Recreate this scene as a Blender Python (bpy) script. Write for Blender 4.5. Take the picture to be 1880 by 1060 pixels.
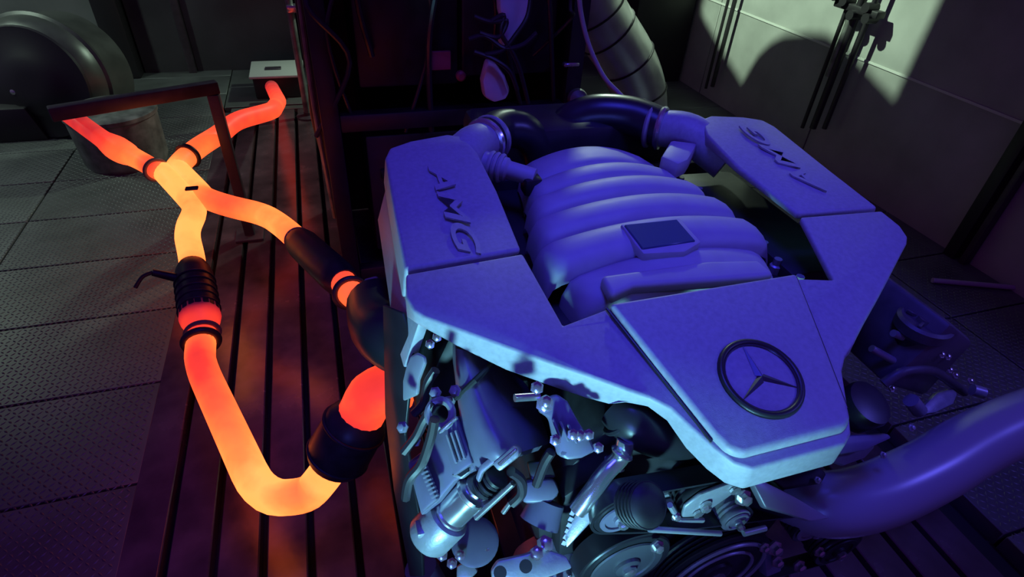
import bpy, bmesh, math, random
from mathutils import Vector, Matrix
V = Vector
random.seed(7)
for o in list(bpy.data.objects): bpy.data.objects.remove(o)
scene = bpy.context.scene
COL = scene.collection

# ------------------------------------------------------------------ camera
CAM = V((-0.415, 0.0, 1.256))
FPX = 1055.2
RX = V((0.95436303, -0.2940915, 0.05197495))
RY = V((-0.1403475, -0.59526955, -0.79117428))     # image down, in world
RZ = V((0.26361674, 0.74777293, -0.60937826))      # view direction
cam = bpy.data.cameras.new('camera')
cam.sensor_width = 36.0
cam.lens = FPX / 1880 * 36.0
cam.clip_start = 0.02
camo = bpy.data.objects.new('camera', cam)
COL.objects.link(camo)
M3 = Matrix((RX, -RY, -RZ)).transposed()
camo.matrix_world = Matrix.Translation(CAM) @ M3.to_4x4()
scene.camera = camo

# ------------------------------------------------------------------ world, lights, exposure
w = bpy.data.worlds.new('world'); scene.world = w; w.use_nodes = True
bg = w.node_tree.nodes['Background']
bg.inputs[0].default_value = (0.40, 0.09, 1.0, 1); bg.inputs[1].default_value = 0.085
vs = scene.view_settings
vs.view_transform = 'Standard'; vs.look = 'None'; vs.exposure = 0.0; vs.gamma = 1.0
vs.use_curve_mapping = False

def aim(o, target):
    d = (V(target) - o.location).normalized()
    o.rotation_euler = d.to_track_quat('-Z', 'Y').to_euler()

def area(name, loc, target, size, power, color, spread=180, sy=None):
    l = bpy.data.lights.new(name, 'AREA'); l.energy = power; l.color = color
    l.size = size; l.spread = math.radians(spread)
    if sy: l.shape = 'RECTANGLE'; l.size_y = sy
    o = bpy.data.objects.new(name, l); COL.objects.link(o); o.location = loc; aim(o, target); return o

def spot(name, loc, target, deg, power, color, blend=0.3, rad=0.05):
    l = bpy.data.lights.new(name, 'SPOT'); l.energy = power; l.color = color
    l.spot_size = math.radians(deg); l.spot_blend = blend; l.shadow_soft_size = rad
    o = bpy.data.objects.new(name, l); COL.objects.link(o); o.location = loc; aim(o, target); return o

LAMP = V((0.20, 2.90, 2.40))
spot('wall_lamp', LAMP, (2.0, 2.30, 0.68), 56, 420, (0.72, 1.0, 0.72), 0.15, 0.02)
spot('room_lamp', (1.30, 3.75, 2.15), (-1.5, 1.9, 0.0), 80, 130, (0.72, 1.0, 0.76), 0.5, 0.05)
area('blue_light', (-0.12, 0.48, 2.35), (0.02, 0.60, 0.8), 0.5, 3.3, (0.05, 0.05, 1.0), 75)
spot('cyan_light', (-0.85, -0.80, 0.405), (-0.19, 0.38, 0.79), 28, 205, (0.22, 0.66, 0.82), 0.75, 0.06)
spot('left_lamp', (-2.7, 3.3, 1.75), (-1.72, 2.85, 0.0), 72, 48, (0.74, 1.0, 0.80), 1.0, 0.15)
spot('corner_fill', (-2.7, 2.7, 1.9), (-2.3, 4.2, 0.6), 80, 60, (0.74, 1.0, 0.80), 0.8, 0.1)  # added fill that brightens the back-left wall panels
area('front_blue_fill', (-0.9, -0.65, 1.0), (-0.24, 0.42, 0.62), 0.3, 0.45, (0.09, 0.14, 1.0), 45)  # added blue fill for the lower left front of the engine
spot('violet_light', (1.5, -0.2, 1.9), (0.75, 0.52, 0.45), 66, 32, (0.13, 0.12, 1.0), 0.35, 0.12)

# ------------------------------------------------------------------ placing helpers: where the ray of a photo pixel meets a real plane
def ray(px, py):
    return RX * ((px - 940) / FPX) + RY * ((py - 530) / FPX) + RZ
def at_x(px, py, x): d = ray(px, py); return CAM + d * ((x - CAM.x) / d.x)
def at_y(px, py, y): d = ray(px, py); return CAM + d * ((y - CAM.y) / d.y)
def at_z(px, py, z): d = ray(px, py); return CAM + d * ((z - CAM.z) / d.z)
def at_plane(px, py, o, n):
    d = ray(px, py); return CAM + d * ((V(o) - CAM).dot(n) / d.dot(n))

# ------------------------------------------------------------------ materials
def mat(name, col, rough=0.5, metal=0.0, noise=None, bump=None, spec=0.5, coat=0.0):
    m = bpy.data.materials.new(name); m.use_nodes = True
    nt = m.node_tree; b = nt.nodes['Principled BSDF']
    b.inputs['Base Color'].default_value = (*col, 1)
    b.inputs['Roughness'].default_value = rough; b.inputs['Metallic'].default_value = metal
    b.inputs['Specular IOR Level'].default_value = spec; b.inputs['Coat Weight'].default_value = coat
    tc = nt.nodes.new('ShaderNodeTexCoord')
    if noise:                                             # (scale, amount) mottling of the colour
        n = nt.nodes.new('ShaderNodeTexNoise'); n.inputs['Scale'].default_value = noise[0]; n.inputs['Detail'].default_value = 6
        nt.links.new(tc.outputs['Object'], n.inputs['Vector'])
        r = nt.nodes.new('ShaderNodeMapRange'); r.inputs['From Min'].default_value = 0.3; r.inputs['From Max'].default_value = 0.7
        r.inputs['To Min'].default_value = 1 - noise[1]; r.inputs['To Max'].default_value = 1 + noise[1]
        nt.links.new(n.outputs['Fac'], r.inputs['Value'])
        mx = nt.nodes.new('ShaderNodeMix'); mx.data_type = 'RGBA'; mx.blend_type = 'MULTIPLY'; mx.inputs['Factor'].default_value = 1
        mx.inputs['A'].default_value = (*col, 1); nt.links.new(r.outputs[0], mx.inputs['B'])
        nt.links.new(mx.outputs['Result'], b.inputs['Base Color'])
        r2 = nt.nodes.new('ShaderNodeMapRange'); r2.inputs['To Min'].default_value = max(0.02, rough - 0.12); r2.inputs['To Max'].default_value = rough + 0.12
        nt.links.new(n.outputs['Fac'], r2.inputs['Value']); nt.links.new(r2.outputs[0], b.inputs['Roughness'])
    if bump:
        n = nt.nodes.new('ShaderNodeTexNoise'); n.inputs['Scale'].default_value = bump[0]; n.inputs['Detail'].default_value = 3
        nt.links.new(tc.outputs['Object'], n.inputs['Vector'])
        bp = nt.nodes.new('ShaderNodeBump'); bp.inputs['Strength'].default_value = bump[1]; bp.inputs['Distance'].default_value = 0.002
        nt.links.new(n.outputs['Fac'], bp.inputs['Height']); nt.links.new(bp.outputs[0], b.inputs['Normal'])
    return m

def hot_mat():
    m = bpy.data.materials.new('glowing_steel'); m.use_nodes = True
    nt = m.node_tree; b = nt.nodes['Principled BSDF']
    b.inputs['Base Color'].default_value = (0.12, 0.08, 0.07, 1); b.inputs['Roughness'].default_value = 0.5
    a = nt.nodes.new('ShaderNodeAttribute'); a.attribute_name = 'glow_level'
    tc = nt.nodes.new('ShaderNodeTexCoord')
    n = nt.nodes.new('ShaderNodeTexNoise'); n.inputs['Scale'].default_value = 14; n.inputs['Detail'].default_value = 4
    nt.links.new(tc.outputs['Object'], n.inputs['Vector'])
    ma = nt.nodes.new('ShaderNodeMath'); ma.operation = 'MULTIPLY_ADD'; ma.inputs[1].default_value = 0.22; ma.inputs[2].default_value = -0.11
    nt.links.new(n.outputs['Fac'], ma.inputs[0])
    ad = nt.nodes.new('ShaderNodeMath'); ad.operation = 'ADD'
    nt.links.new(a.outputs['Fac'], ad.inputs[0]); nt.links.new(ma.outputs[0], ad.inputs[1])
    cr = nt.nodes.new('ShaderNodeValToRGB'); el = cr.color_ramp.elements
    el[0].position = 0.0; el[0].color = (0.002, 0.0005, 0.0015, 1)
    el[1].position = 1.0; el[1].color = (1.0, 0.235, 0.050, 1)
    for p, c in ((0.18, (0.04, 0.0015, 0.005, 1)), (0.34, (0.27, 0.009, 0.009, 1)), (0.52, (0.45, 0.022, 0.010, 1)), (0.72, (0.72, 0.068, 0.016, 1)), (0.88, (0.95, 0.130, 0.024, 1))):
        e = el.new(p); e.color = c
    nt.links.new(ad.outputs[0], cr.inputs[0])
    nt.links.new(cr.outputs[0], b.inputs['Emission Color']); b.inputs['Emission Strength'].default_value = 2.4
    return m

M = {
 'cover': mat('satin_cover_plastic', (0.36, 0.36, 0.40), 0.50, 0.0, (160, 0.10), (900, 0.10)),
 'manifold': mat('painted_manifold', (0.40, 0.40, 0.44), 0.56, 0.0, (30, 0.06), (500, 0.05)),
 'badge': mat('gloss_badge', (0.05, 0.09, 0.16), 0.3, 0.0),
 'black': mat('black_plastic', (0.022, 0.022, 0.025), 0.4, 0.0, (25, 0.2)),
 'block': mat('dark_casting', (0.024, 0.022, 0.026), 0.55, 0.3, (40, 0.3)),
 'pulleyface': mat('dark_pulley_steel', (0.10, 0.10, 0.12), 0.4, 0.3),
 'greycast': mat('grey_casting', (0.10, 0.09, 0.10), 0.5, 0.1, (30, 0.25)),
 'rubber': mat('black_rubber', (0.02, 0.02, 0.024), 0.32, 0.0),
 'hose': mat('coolant_hose_rubber', (0.30, 0.30, 0.33), 0.30, 0.0, None, None, 0.7),
 'alu': mat('cast_aluminium', (0.33, 0.33, 0.36), 0.42, 0.35, (60, 0.12), (300, 0.15)),
 'alu2': mat('head_cover_magnesium', (0.15, 0.14, 0.20), 0.40, 0.0, (40, 0.08)),
 'steel': mat('bright_steel', (0.62, 0.62, 0.64), 0.24, 0.85, (30, 0.1)),
 'violet': mat('grey_pressed_steel', (0.34, 0.34, 0.36), 0.4, 0.3),
 'bed': mat('cast_iron_bed', (0.12, 0.09, 0.105), 0.23, 0.4, (9, 0.45), (60, 0.12)),
 'pit': mat('dark_base', (0.012, 0.012, 0.014), 0.9),  # near-black body under slats, plates and panels
 'floor': mat('tread_plate_steel', (0.13, 0.14, 0.135), 0.45, 0.3, (5, 0.3)),
 'wallr': mat('painted_wall_panel', (0.36, 0.37, 0.35), 0.6, 0.0, (4, 0.18), (30, 0.1)),
 'wallb': mat('back_wall_panel', (0.16, 0.17, 0.165), 0.6, 0.0, (3, 0.2)),
 'door': mat('dark_door_steel', (0.06, 0.06, 0.068), 0.45, 0.1, (3, 0.3)),
 'seam': mat('pale_joint_strip', (0.62, 0.64, 0.60), 0.5),
 'rack': mat('rack_black_steel', (0.022, 0.014, 0.02), 0.45, 0.1, (20, 0.3)),
 'cable': mat('cable_sheath', (0.03, 0.025, 0.03), 0.35),
 'palecable': mat('pale_cable_sheath', (0.45, 0.42, 0.48), 0.4),
 'duct': mat('galvanised_duct', (0.60, 0.62, 0.60), 0.33, 0.55, (8, 0.2)),
 'drum': mat('drum_black_paint', (0.02, 0.018, 0.022), 0.45, 0.0),
 'drumrim': mat('drum_rim_steel', (0.09, 0.095, 0.09), 0.38, 0.4, (12, 0.15)),
 'frame': mat('stand_paint', (0.06, 0.045, 0.06), 0.45, 0.1, (30, 0.2)),
 'pot': mat('weathered_zinc', (0.20, 0.21, 0.195), 0.5, 0.4, (18, 0.5)),
 'wrap': mat('heat_wrap', (0.035, 0.033, 0.035), 0.42, 0.3, (40, 0.3)),
 'redlabel': mat('red_label', (0.35, 0.07, 0.10), 0.5),
 'blueplate': mat('pale_blue_sleeve', (0.75, 0.76, 0.85), 0.5, 0.0, (10, 0.12)),
 'pale': mat('pale_lid', (0.60, 0.62, 0.56), 0.5),
 'badge2': mat('dark_star_metal', (0.10, 0.10, 0.13), 0.3, 0.6),
 'chrome': mat('chrome_trim', (0.30, 0.30, 0.33), 0.2, 0.9),
 'hot': hot_mat(),
}

# ------------------------------------------------------------------ mesh helpers
def smooth_path(pts, k=6):
    pts = [V(p) for p in pts]; out = []
    for i in range(len(pts) - 1):
        p0 = pts[max(i - 1, 0)]; p1 = pts[i]; p2 = pts[i + 1]; p3 = pts[min(i + 2, len(pts) - 1)]
        for j in range(k):
            t = j / k
            out.append(0.5 * ((2 * p1) + (p2 - p0) * t + (2 * p0 - 5 * p1 + 4 * p2 - p3) * t * t + (3 * p1 - p0 - 3 * p2 + p3) * t ** 3))
    out.append(pts[-1]); return out

def fillet(pts, r, k=5):
    """a polyline whose corners are rounded by radius r (mandrel-bent pipe)"""
    pts = [V(p) for p in pts]; out = [pts[0]]
    for i in range(1, len(pts) - 1):
        a, b, c = pts[i - 1], pts[i], pts[i + 1]
        d1 = min(r, (a - b).length * 0.48); d2 = min(r, (c - b).length * 0.48)
        s = b + (a - b).normalized() * d1; e = b + (c - b).normalized() * d2
        for j in range(k + 1):
            t = j / k; out.append(s * (1 - t) ** 2 + b * (2 * t * (1 - t)) + e * t * t)
    out.append(pts[-1]); return out

class MB:
    def __init__(self): self.v = []; self.f = []; self.heat = None
    def add(self, vs, fs):
        n = len(self.v); self.v += [V(p) for p in vs]; self.f += [tuple(i + n for i in q) for q in fs]; return self
    def box(self, c, s, rot=None):
        c = V(c); x, y, z = s[0] / 2, s[1] / 2, s[2] / 2
        P = [V((i, j, k)) for k in (-z, z) for (i, j) in ((-x, -y), (x, -y), (x, y), (-x, y))]
        if rot is not None: P = [rot @ p for p in P]
        return self.add([c + p for p in P], [(3, 2, 1, 0), (4, 5, 6, 7), (0, 1, 5, 4), (1, 2, 6, 5), (2, 3, 7, 6), (3, 0, 4, 7)])
    def prism(self, poly, off, drops=None):
        poly = [V(p) for p in poly]; n = len(poly); off = V(off)
        low = [p + off * (drops[i] if drops else 1.0) for i, p in enumerate(poly)]
        nm = sum(((poly[i] - poly[0]).cross(poly[(i + 1) % n] - poly[0]) for i in range(1, n)), V((0, 0, 0)))
        fs = [tuple(range(n)), tuple(range(2 * n - 1, n - 1, -1))] + [((i + 1) % n, i, n + i, n + (i + 1) % n) for i in range(n)]
        if nm.dot(off) > 0: fs = [tuple(reversed(q)) for q in fs]
        return self.add(poly + low, fs)
    def tube(self, pts, r, n=14, caps=True, heats=None, ang=0.0):
        pts = [V(p) for p in pts]; m = len(pts); rr = r if isinstance(r, (list, tuple)) else [r] * m
        T = [(pts[min(i + 1, m - 1)] - pts[max(i - 1, 0)]).normalized() for i in range(m)]
        up = V((0, 0, 1)) if abs(T[0].z) < 0.9 else V((1, 0, 0))
        N = (up - T[0] * up.dot(T[0])).normalized(); vs = []; hs = []
        for i in range(m):
            N = (N - T[i] * N.dot(T[i])).normalized(); B = T[i].cross(N)
            for k in range(n):
                a = 2 * math.pi * k / n; d = N * math.cos(a) + B * math.sin(a)
                vs.append(pts[i] + d * rr[i])
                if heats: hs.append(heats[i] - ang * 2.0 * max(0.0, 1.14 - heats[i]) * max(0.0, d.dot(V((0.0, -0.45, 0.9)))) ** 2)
        fs = [(i * n + k, i * n + (k + 1) % n, (i + 1) * n + (k + 1) % n, (i + 1) * n + k) for i in range(m - 1) for k in range(n)]
        if caps: fs += [tuple(range(n - 1, -1, -1)), tuple(range((m - 1) * n, m * n))]
        if heats: self.heat = (self.heat or []) + hs
        return self.add(vs, fs)
    def cyl(self, a, b, r, r2=None, n=20, caps=True): return self.tube([a, b], [r, r if r2 is None else r2], n, caps)
    def lathe(self, o, axis, prof, n=28):
        """prof: (distance along the axis, radius)"""
        o = V(o); ax = V(axis).normalized()
        up = V((0, 0, 1)) if abs(ax.z) < 0.9 else V((1, 0, 0)); N = (up - ax * up.dot(ax)).normalized(); B = ax.cross(N)
        vs = [o + ax * t + (N * math.cos(2 * math.pi * k / n) + B * math.sin(2 * math.pi * k / n)) * max(r, 1e-4) for t, r in prof for k in range(n)]
        m = len(prof)
        fs = [(i * n + k, i * n + (k + 1) % n, (i + 1) * n + (k + 1) % n, (i + 1) * n + k) for i in range(m - 1) for k in range(n)]
        fs += [tuple(range(n - 1, -1, -1)), tuple(range((m - 1) * n, m * n))]
        return self.add(vs, fs)
    def torus(self, o, ax, R, r, n=32, k=10):
        o = V(o); ax = V(ax).normalized(); up = V((0, 0, 1)) if abs(ax.z) < 0.9 else V((1, 0, 0))
        N = (up - ax * up.dot(ax)).normalized(); B = ax.cross(N); vs = []
        for i in range(n):
            a = 2 * math.pi * i / n; d = N * math.cos(a) + B * math.sin(a)
            for j in range(k):
                b = 2 * math.pi * j / k; vs.append(o + d * (R + r * math.cos(b)) + ax * (r * math.sin(b)))
        return self.add(vs, [(i * k + j, ((i + 1) % n) * k + j, ((i + 1) % n) * k + (j + 1) % k, i * k + (j + 1) % k) for i in range(n) for j in range(k)])
    def grid(self, rows):
        m = len(rows); n = len(rows[0])
        return self.add([p for r in rows for p in r], [(i * n + j, i * n + j + 1, (i + 1) * n + j + 1, (i + 1) * n + j) for i in range(m - 1) for j in range(n - 1)])
    def build(self, name, material, parent=None, bev=0.0, seg=2, kind=None, sharp=38, flip=False):
        me = bpy.data.meshes.new(name)
        lo = V((min(p.x for p in self.v), min(p.y for p in self.v), min(p.z for p in self.v)))
        hi = V((max(p.x for p in self.v), max(p.y for p in self.v), max(p.z for p in self.v)))
        c = (lo + hi) / 2; c.z = lo.z
        me.from_pydata([p - c for p in self.v], [], self.f)
        if self.heat:
            at = me.attributes.new('glow_level', 'FLOAT', 'POINT'); at.data.foreach_set('value', self.heat)
        bm = bmesh.new(); bm.from_mesh(me)
        if not self.heat: bmesh.ops.recalc_face_normals(bm, faces=bm.faces)
        if bev > 0:
            es = [e for e in bm.edges if len(e.link_faces) == 2 and e.calc_face_angle(0) > 0.5]
            bmesh.ops.bevel(bm, geom=es, offset=bev, segments=seg, profile=0.5, affect='EDGES', clamp_overlap=True)
        if flip: bmesh.ops.reverse_faces(bm, faces=bm.faces)
        for f in bm.faces: f.smooth = True
        bm.to_mesh(me); bm.free()
        me.set_sharp_from_angle(angle=math.radians(sharp))
        me.materials.append(material)
        o = bpy.data.objects.new(name, me); COL.objects.link(o)
        place(o, c, parent)
        if kind: o['kind'] = kind
        return o

WORLD = {}
def place(o, c, parent):
    c = V(c); WORLD[o.name] = c
    o.location = c
    if parent is not None:
        o.parent = parent; o.location = c - WORLD[parent.name]

def tag(o, label=None, cat=None, group=None, kind=None):
    if label: o['label'] = label
    if cat: o['category'] = cat
    if group: o['group'] = group
    if kind: o['kind'] = kind
    return o

def thing(name, loc, label, cat, group=None):
    o = bpy.data.objects.new(name, None); o.empty_display_size = 0.1; COL.objects.link(o); place(o, loc, None)
    return tag(o, label, cat, group)

def copy_to(o, loc, parent):
    c = o.copy(); COL.objects.link(c); c.parent = None
    place(c, loc, parent); return c

def text_mesh(txt, size, depth, shear=0.0, spacing=1.0):
    cu = bpy.data.curves.new('lettering', 'FONT'); cu.body = txt; cu.size = size; cu.extrude = depth; cu.shear = shear
    cu.align_x = 'CENTER'; cu.align_y = 'CENTER'; cu.space_character = spacing; cu.offset = 0.0008
    t = bpy.data.objects.new('lettering', cu); COL.objects.link(t)
    bpy.context.view_layer.update()
    me = bpy.data.meshes.new_from_object(t.evaluated_get(bpy.context.evaluated_depsgraph_get()))
    bpy.data.objects.remove(t); return me

# ================================================================== THE ROOM
# floor: one sub-floor with steel tread plates laid on it, raised studs on the plates
floor = MB().box((-0.5, 1.9, -0.125), (7.4, 6.2, 0.05)).build('floor', M['pit'], None, kind='structure')
pl = None
PW, PD = 0.62, 0.342
cols_left = [-0.97 - PW * i for i in range(1, 5)]
cols_right = [1.0, 1.0 + PW]
for ci, x0 in enumerate(cols_left + cols_right):
    wd = PW if x0 < 1.5 else 0.62
    for r in range(14):
        y0 = -0.352 + PD * r
        if pl is None:
            pl = MB().box((x0 + wd / 2, y0 + PD / 2, -0.05), (wd - 0.007, PD - 0.007, 0.1)).build('floor_plate', M['floor'], floor, bev=0.002, seg=1)
        else:
            copy_to(pl, (x0 + wd / 2, y0 + PD / 2, -0.1), floor)
def studs(x0, x1, y0, y1, name):
    mb = MB(); s = 0.0155; j = 0; y = y0
    L, W, H = 0.0082, 0.0029, 0.0013
    while y < y1:
        i = 0; x = x0
        while x < x1:
            a = math.radians(45 if (i + j) % 2 else -45); ca, sa = math.cos(a), math.sin(a)
            q = [V((x + u * ca - v * sa, y + u * sa + v * ca, z)) for u, v, z in ((-L, 0, 0), (0, -W, 0), (L, 0, 0), (0, W, 0), (-L * .45, 0, H), (L * .45, 0, H))]
            mb.add(q, [(0, 1, 4), (1, 2, 5), (1, 5, 4), (2, 3, 5), (3, 0, 4), (3, 4, 5)])
            x += s; i += 1
        y += s; j += 1
    o = mb.build(name, M['floor'], floor, kind='stuff', sharp=20)
studs(-2.2, -0.985, 0.35, 3.6, 'tread_stud')
studs(1.02, 1.95, 0.0, 2.2, 'tread_stud')

for k in range(3):
    for r in range(2): copy_to(pl, (-0.97 + PW * (k + .5), 3.69 + PD * r, -0.1), floor)

# slotted bed plate
bed = MB().box((0.02, 1.56, -0.07), (1.96, 3.77, 0.05)).build('bed_plate', M['pit'], None)
tag(bed, 'dark cast iron bed plate with long parallel slots under the glowing exhaust', 'bed plate')
sl = None
for i in range(19):
    x = -0.935 + 0.1 * i
    if i == 0:
        sl = MB().box((x, 1.56, -0.0225), (0.084, 3.76, 0.045)).build('slat', M['bed'], bed, bev=0.003, seg=1)
    else: copy_to(sl, (x, 1.56, -0.045), bed)
bar = MB().box((-0.5, 3.475, -0.0125), (0.86, 0.05, 0.025)).build('end_bar', M['floor'], bed, bev=0.003, seg=1)

# right wall of flush panels with pale joint strips
wr = MB().box((2.06, 1.6, 0.9), (0.06, 5.4, 2.0)).build('wall_right', M['pit'], None, kind='structure')
for z0, z1 in ((-0.10, 0.548), (0.556, 1.2), (1.208, 1.85)):
    for y0 in (-0.95, 0.19, 1.36, 2.31, 3.33):
        y1 = {-0.95: 0.183, 0.19: 1.353, 1.36: 2.303, 2.31: 3.323, 3.33: 4.2}[y0]
        MB().box((2.02, (y0 + y1) / 2, (z0 + z1) / 2), (0.028, y1 - y0, z1 - z0)).build('wall_panel', M['wallr'], wr, bev=0.002, seg=1)
for z in (0.552, 1.204):
    MB().box((2.015, 1.6, z), (0.026, 5.3, 0.010)).build('joint_strip', M['seam'], wr)

# back wall
wb = MB().box((-0.6, 4.27, 0.9), (5.6, 0.06, 2.0)).build('wall_back', M['pit'], None, kind='structure')
xs = [(-3.3, -2.32, 'wallb'), (-2.31, -1.62, 'wallb'), (-1.2 + 0.02, -0.52, 'door'), (-1.48, -1.22, 'door'), (-0.5, 0.3, 'door'), (0.31, 1.25, 'wallb'), (1.26, 1.95, 'wallb')]
for x0, x1, k in xs:
    MB().box(((x0 + x1) / 2, 4.225, 0.9), (x1 - x0 - 0.006, 0.03, 1.98)).build('wall_panel', M[k], wb, bev=0.003, seg=1)
MB().box((-1.55, 4.17, 0.9), (0.13, 0.14, 1.98)).build('trim_1', M['drum'], None, bev=0.006, kind='structure')
MB().box((-1.2, 4.195, 0.9), (0.045, 0.05, 1.98)).build('trim_2', M['frame'], None, bev=0.006, kind='structure')
MB().box((1.78, 3.72, 0.9), (0.42, 0.3, 1.98)).build('pillar', M['drum'], None, bev=0.01, kind='structure')

# ================================================================== GLOWING EXHAUST
PR = 0.033
def hot_tube(name, pts, heats, r, parent, fil=0.09, ang=0.10, n=18):
    path = fillet(pts, fil, 5)
    # subdivide and carry the heat along the run
    P = [V(p) for p in pts]; cum = [0.0]
    for a, b in zip(P, P[1:]): cum.append(cum[-1] + (b - a).length)
    fine = []
    for a, b in zip(path, path[1:]):
        k = max(1, int((b - a).length / 0.02)); fine += [a.lerp(b, j / k) for j in range(k)]
    fine.append(path[-1]); L = sum((b - a).length for a, b in zip(fine, fine[1:])); s = 0; hs = []
    for i, p in enumerate(fine):
        if i: s += (p - fine[i - 1]).length
        t = s / L * cum[-1]; j = max(k for k in range(len(cum)) if cum[k] <= t + 1e-6); j = min(j, len(P) - 2)
        f = (t - cum[j]) / max(1e-6, cum[j + 1] - cum[j]); hs.append(heats[j] + (heats[j + 1] - heats[j]) * min(1, f))
    return MB().tube(fine, r if not callable(r) else [r(i / (len(fine) - 1)) for i in range(len(fine))], n, True, hs, ang).build(name, M['hot'], parent)

exh = thing('exhaust_system', (-0.8, 1.5, 0.0), 'red and orange glowing steel exhaust pipes joined in an X beside the engine', 'exhaust system')
A0 = at_z(742, 706, 0.52); A1 = at_z(684, 718, 0.50); A2 = at_z(668, 752, 0.45); A3 = at_z(602, 868, 0.31)
B1 = at_z(563, 913, 0.27); B2 = at_z(480, 915, 0.265); B3 = at_z(366, 668, 0.27); B4 = at_z(369, 630, 0.27)
hot_tube('header_elbow', [A0, A1, A2, A2.lerp(A3, 0.2)], [0.70, 0.64, 0.60, 0.62], 0.042, exh, 0.05, 0.30)
c0 = A2.lerp(A3, 0.05); c1 = A2.lerp(A3, 0.86); ax = (c1 - c0).normalized()
cv = MB().lathe(c0, ax, [(0, .040), (.015, .052), (.03, .056), ((c1 - c0).length - .03, .058), ((c1 - c0).length - .01, .052), ((c1 - c0).length, .036)]).build('heat_wrap', M['wrap'], exh)
for t in (0.25, 0.8): MB().torus(c0.lerp(c1, t), ax, 0.057, 0.003).build('band_clamp', M['block'], cv)
hot_tube('front_pipe', [A2.lerp(A3, 0.84), A3.lerp(B1, 0.3), B1, B2, B3, B4], [1.04, 1.04, 0.90, 1.04, 0.66, 0.86], PR, exh, 0.07, 0.30)
# catalyst on the left branch
K0 = at_z(372, 612, 0.27); K1 = at_z(353, 486, 0.30)
ax = (K1 - K0).normalized(); L = (K1 - K0).length
hot_tube('catalyst_cone', [B4.lerp(K0, -0.1), K0.lerp(K1, 0.12), K0.lerp(K1, 0.3)], [0.62, 0.5, 0.1], lambda t: PR + (0.048 - PR) * min(1, max(0, (t - .2) * 1.6)), exh, 0.02, 0.05)
MB().torus(B4.lerp(K0, 0.15), ax, PR + 0.004, 0.009).build('pipe_clamp', M['wrap'], exh)
MB().torus(K0, ax, 0.037, 0.006).build('pipe_clamp', M['hot'], exh)
cat = MB().lathe(K0.lerp(K1, 0.2), ax, [(0, .044), (.01, .048), (L * .62, .047), (L * .70, .043), (L * .78, PR + .002)]).build('catalyst_shell', M['wrap'], exh)
for t in (0.30, 0.40, 0.5, 0.60, 0.70): MB().torus(K0.lerp(K1, t), ax, 0.048, 0.003).build('shell_ridge', M['wrap'], cat)
# sensor with its lead on the catalyst
S0 = K0.lerp(K1, 0.72) + V((-0.036, 0, 0.02)); S1 = S0 + V((-0.05, -0.005, 0.03)); S2 = S1 + V((-0.04, -0.03, -0.02))
MB().cyl(S0, S1, 0.012, 0.009, 10).build('sensor', M['wrap'], exh); MB().tube(smooth_path([S1, S1.lerp(S2, .5) + V((0, 0, .01)), S2], 5), 0.005, 8).build('sensor_lead', M['cable'], exh)
X0 = at_z(354, 356, 0.36); X1 = at_z(312, 312, 0.375)
xs_ = (X1 - X0).cross(V((0, 0, 1))).normalized() * 0.021
XL0, XR0, XL1, XR1 = X0 - xs_, X0 + xs_, X1 - xs_, X1 + xs_
C1 = at_z(352, 470, 0.31); C2 = at_z(341, 425, 0.33); C3 = at_z(362, 384, 0.345)
hot_tube('left_pipe', [K1 - ax * 0.02, C1, C2, C3, XL0, XL1], [0.90, 0.96, 1.02, 0.94, 1.02, 1.0], PR, exh, 0.05, 0.05)
# catalyst on the right branch
D0 = at_z(720, 566, 0.46); D1 = at_z(648, 545, 0.43); D2 = at_z(632, 520, 0.41); D3 = at_z(546, 440, 0.36)
ax2 = (D3 - D2).normalized(); L2 = (D3 - D2).length
hot_tube('header_elbow', [D0, D1, D2, D2.lerp(D3, .12)], [0.7, 0.74, 0.6, 0.35], 0.031, exh, 0.04, 0.05)
MB().torus(D1.lerp(D2, 0.25), (D2 - D1), 0.036, 0.007).build('pipe_clamp', M['wrap'], exh)
cat2 = MB().lathe(D2, ax2, [(0, .034), (.02, .042), (.05, .044), (L2 - .05, .044), (L2 - .02, .040), (L2, .034)]).build('catalyst_shell', M['wrap'], exh)
MB().torus(D3 - ax2 * 0.004, ax2, 0.034, 0.004).build('pipe_clamp', M['hot'], exh)
u = at_z(556, 470, 0.35); v = at_z(600, 512, 0.38)
MB().box((u + v) / 2 , ((v - u).length, 0.022, 0.006), (v - u).to_track_quat('X', 'Z').to_matrix()).build('heat_shield_strip', M['violet'], cat2, bev=0.002, seg=1)
E1 = at_z(522, 418, 0.36); E2 = at_z(487, 394, 0.36); E3 = at_z(420, 379, 0.36); E4 = at_z(376, 364, 0.36)
hot_tube('right_pipe', [D3 - ax2 * 0.03, E1, E2, E3, E4, XR0, XR1], [0.80, 0.92, 0.90, 0.66, 0.84, 1.0, 1.0], PR, exh, 0.07, 0.05)
MB().box((X0 + X1) / 2, ((X1 - X0).length * .8, 0.03, 0.05), (X1 - X0).to_track_quat('X', 'Z').to_matrix()).build('x_junction', M['wrap'], exh, bev=0.006)
MB().box(at_z(352, 346, 0.415), (0.035, 0.02, 0.006)).build('junction_bracket', M['wrap'], exh, bev=0.002, seg=1)
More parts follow.
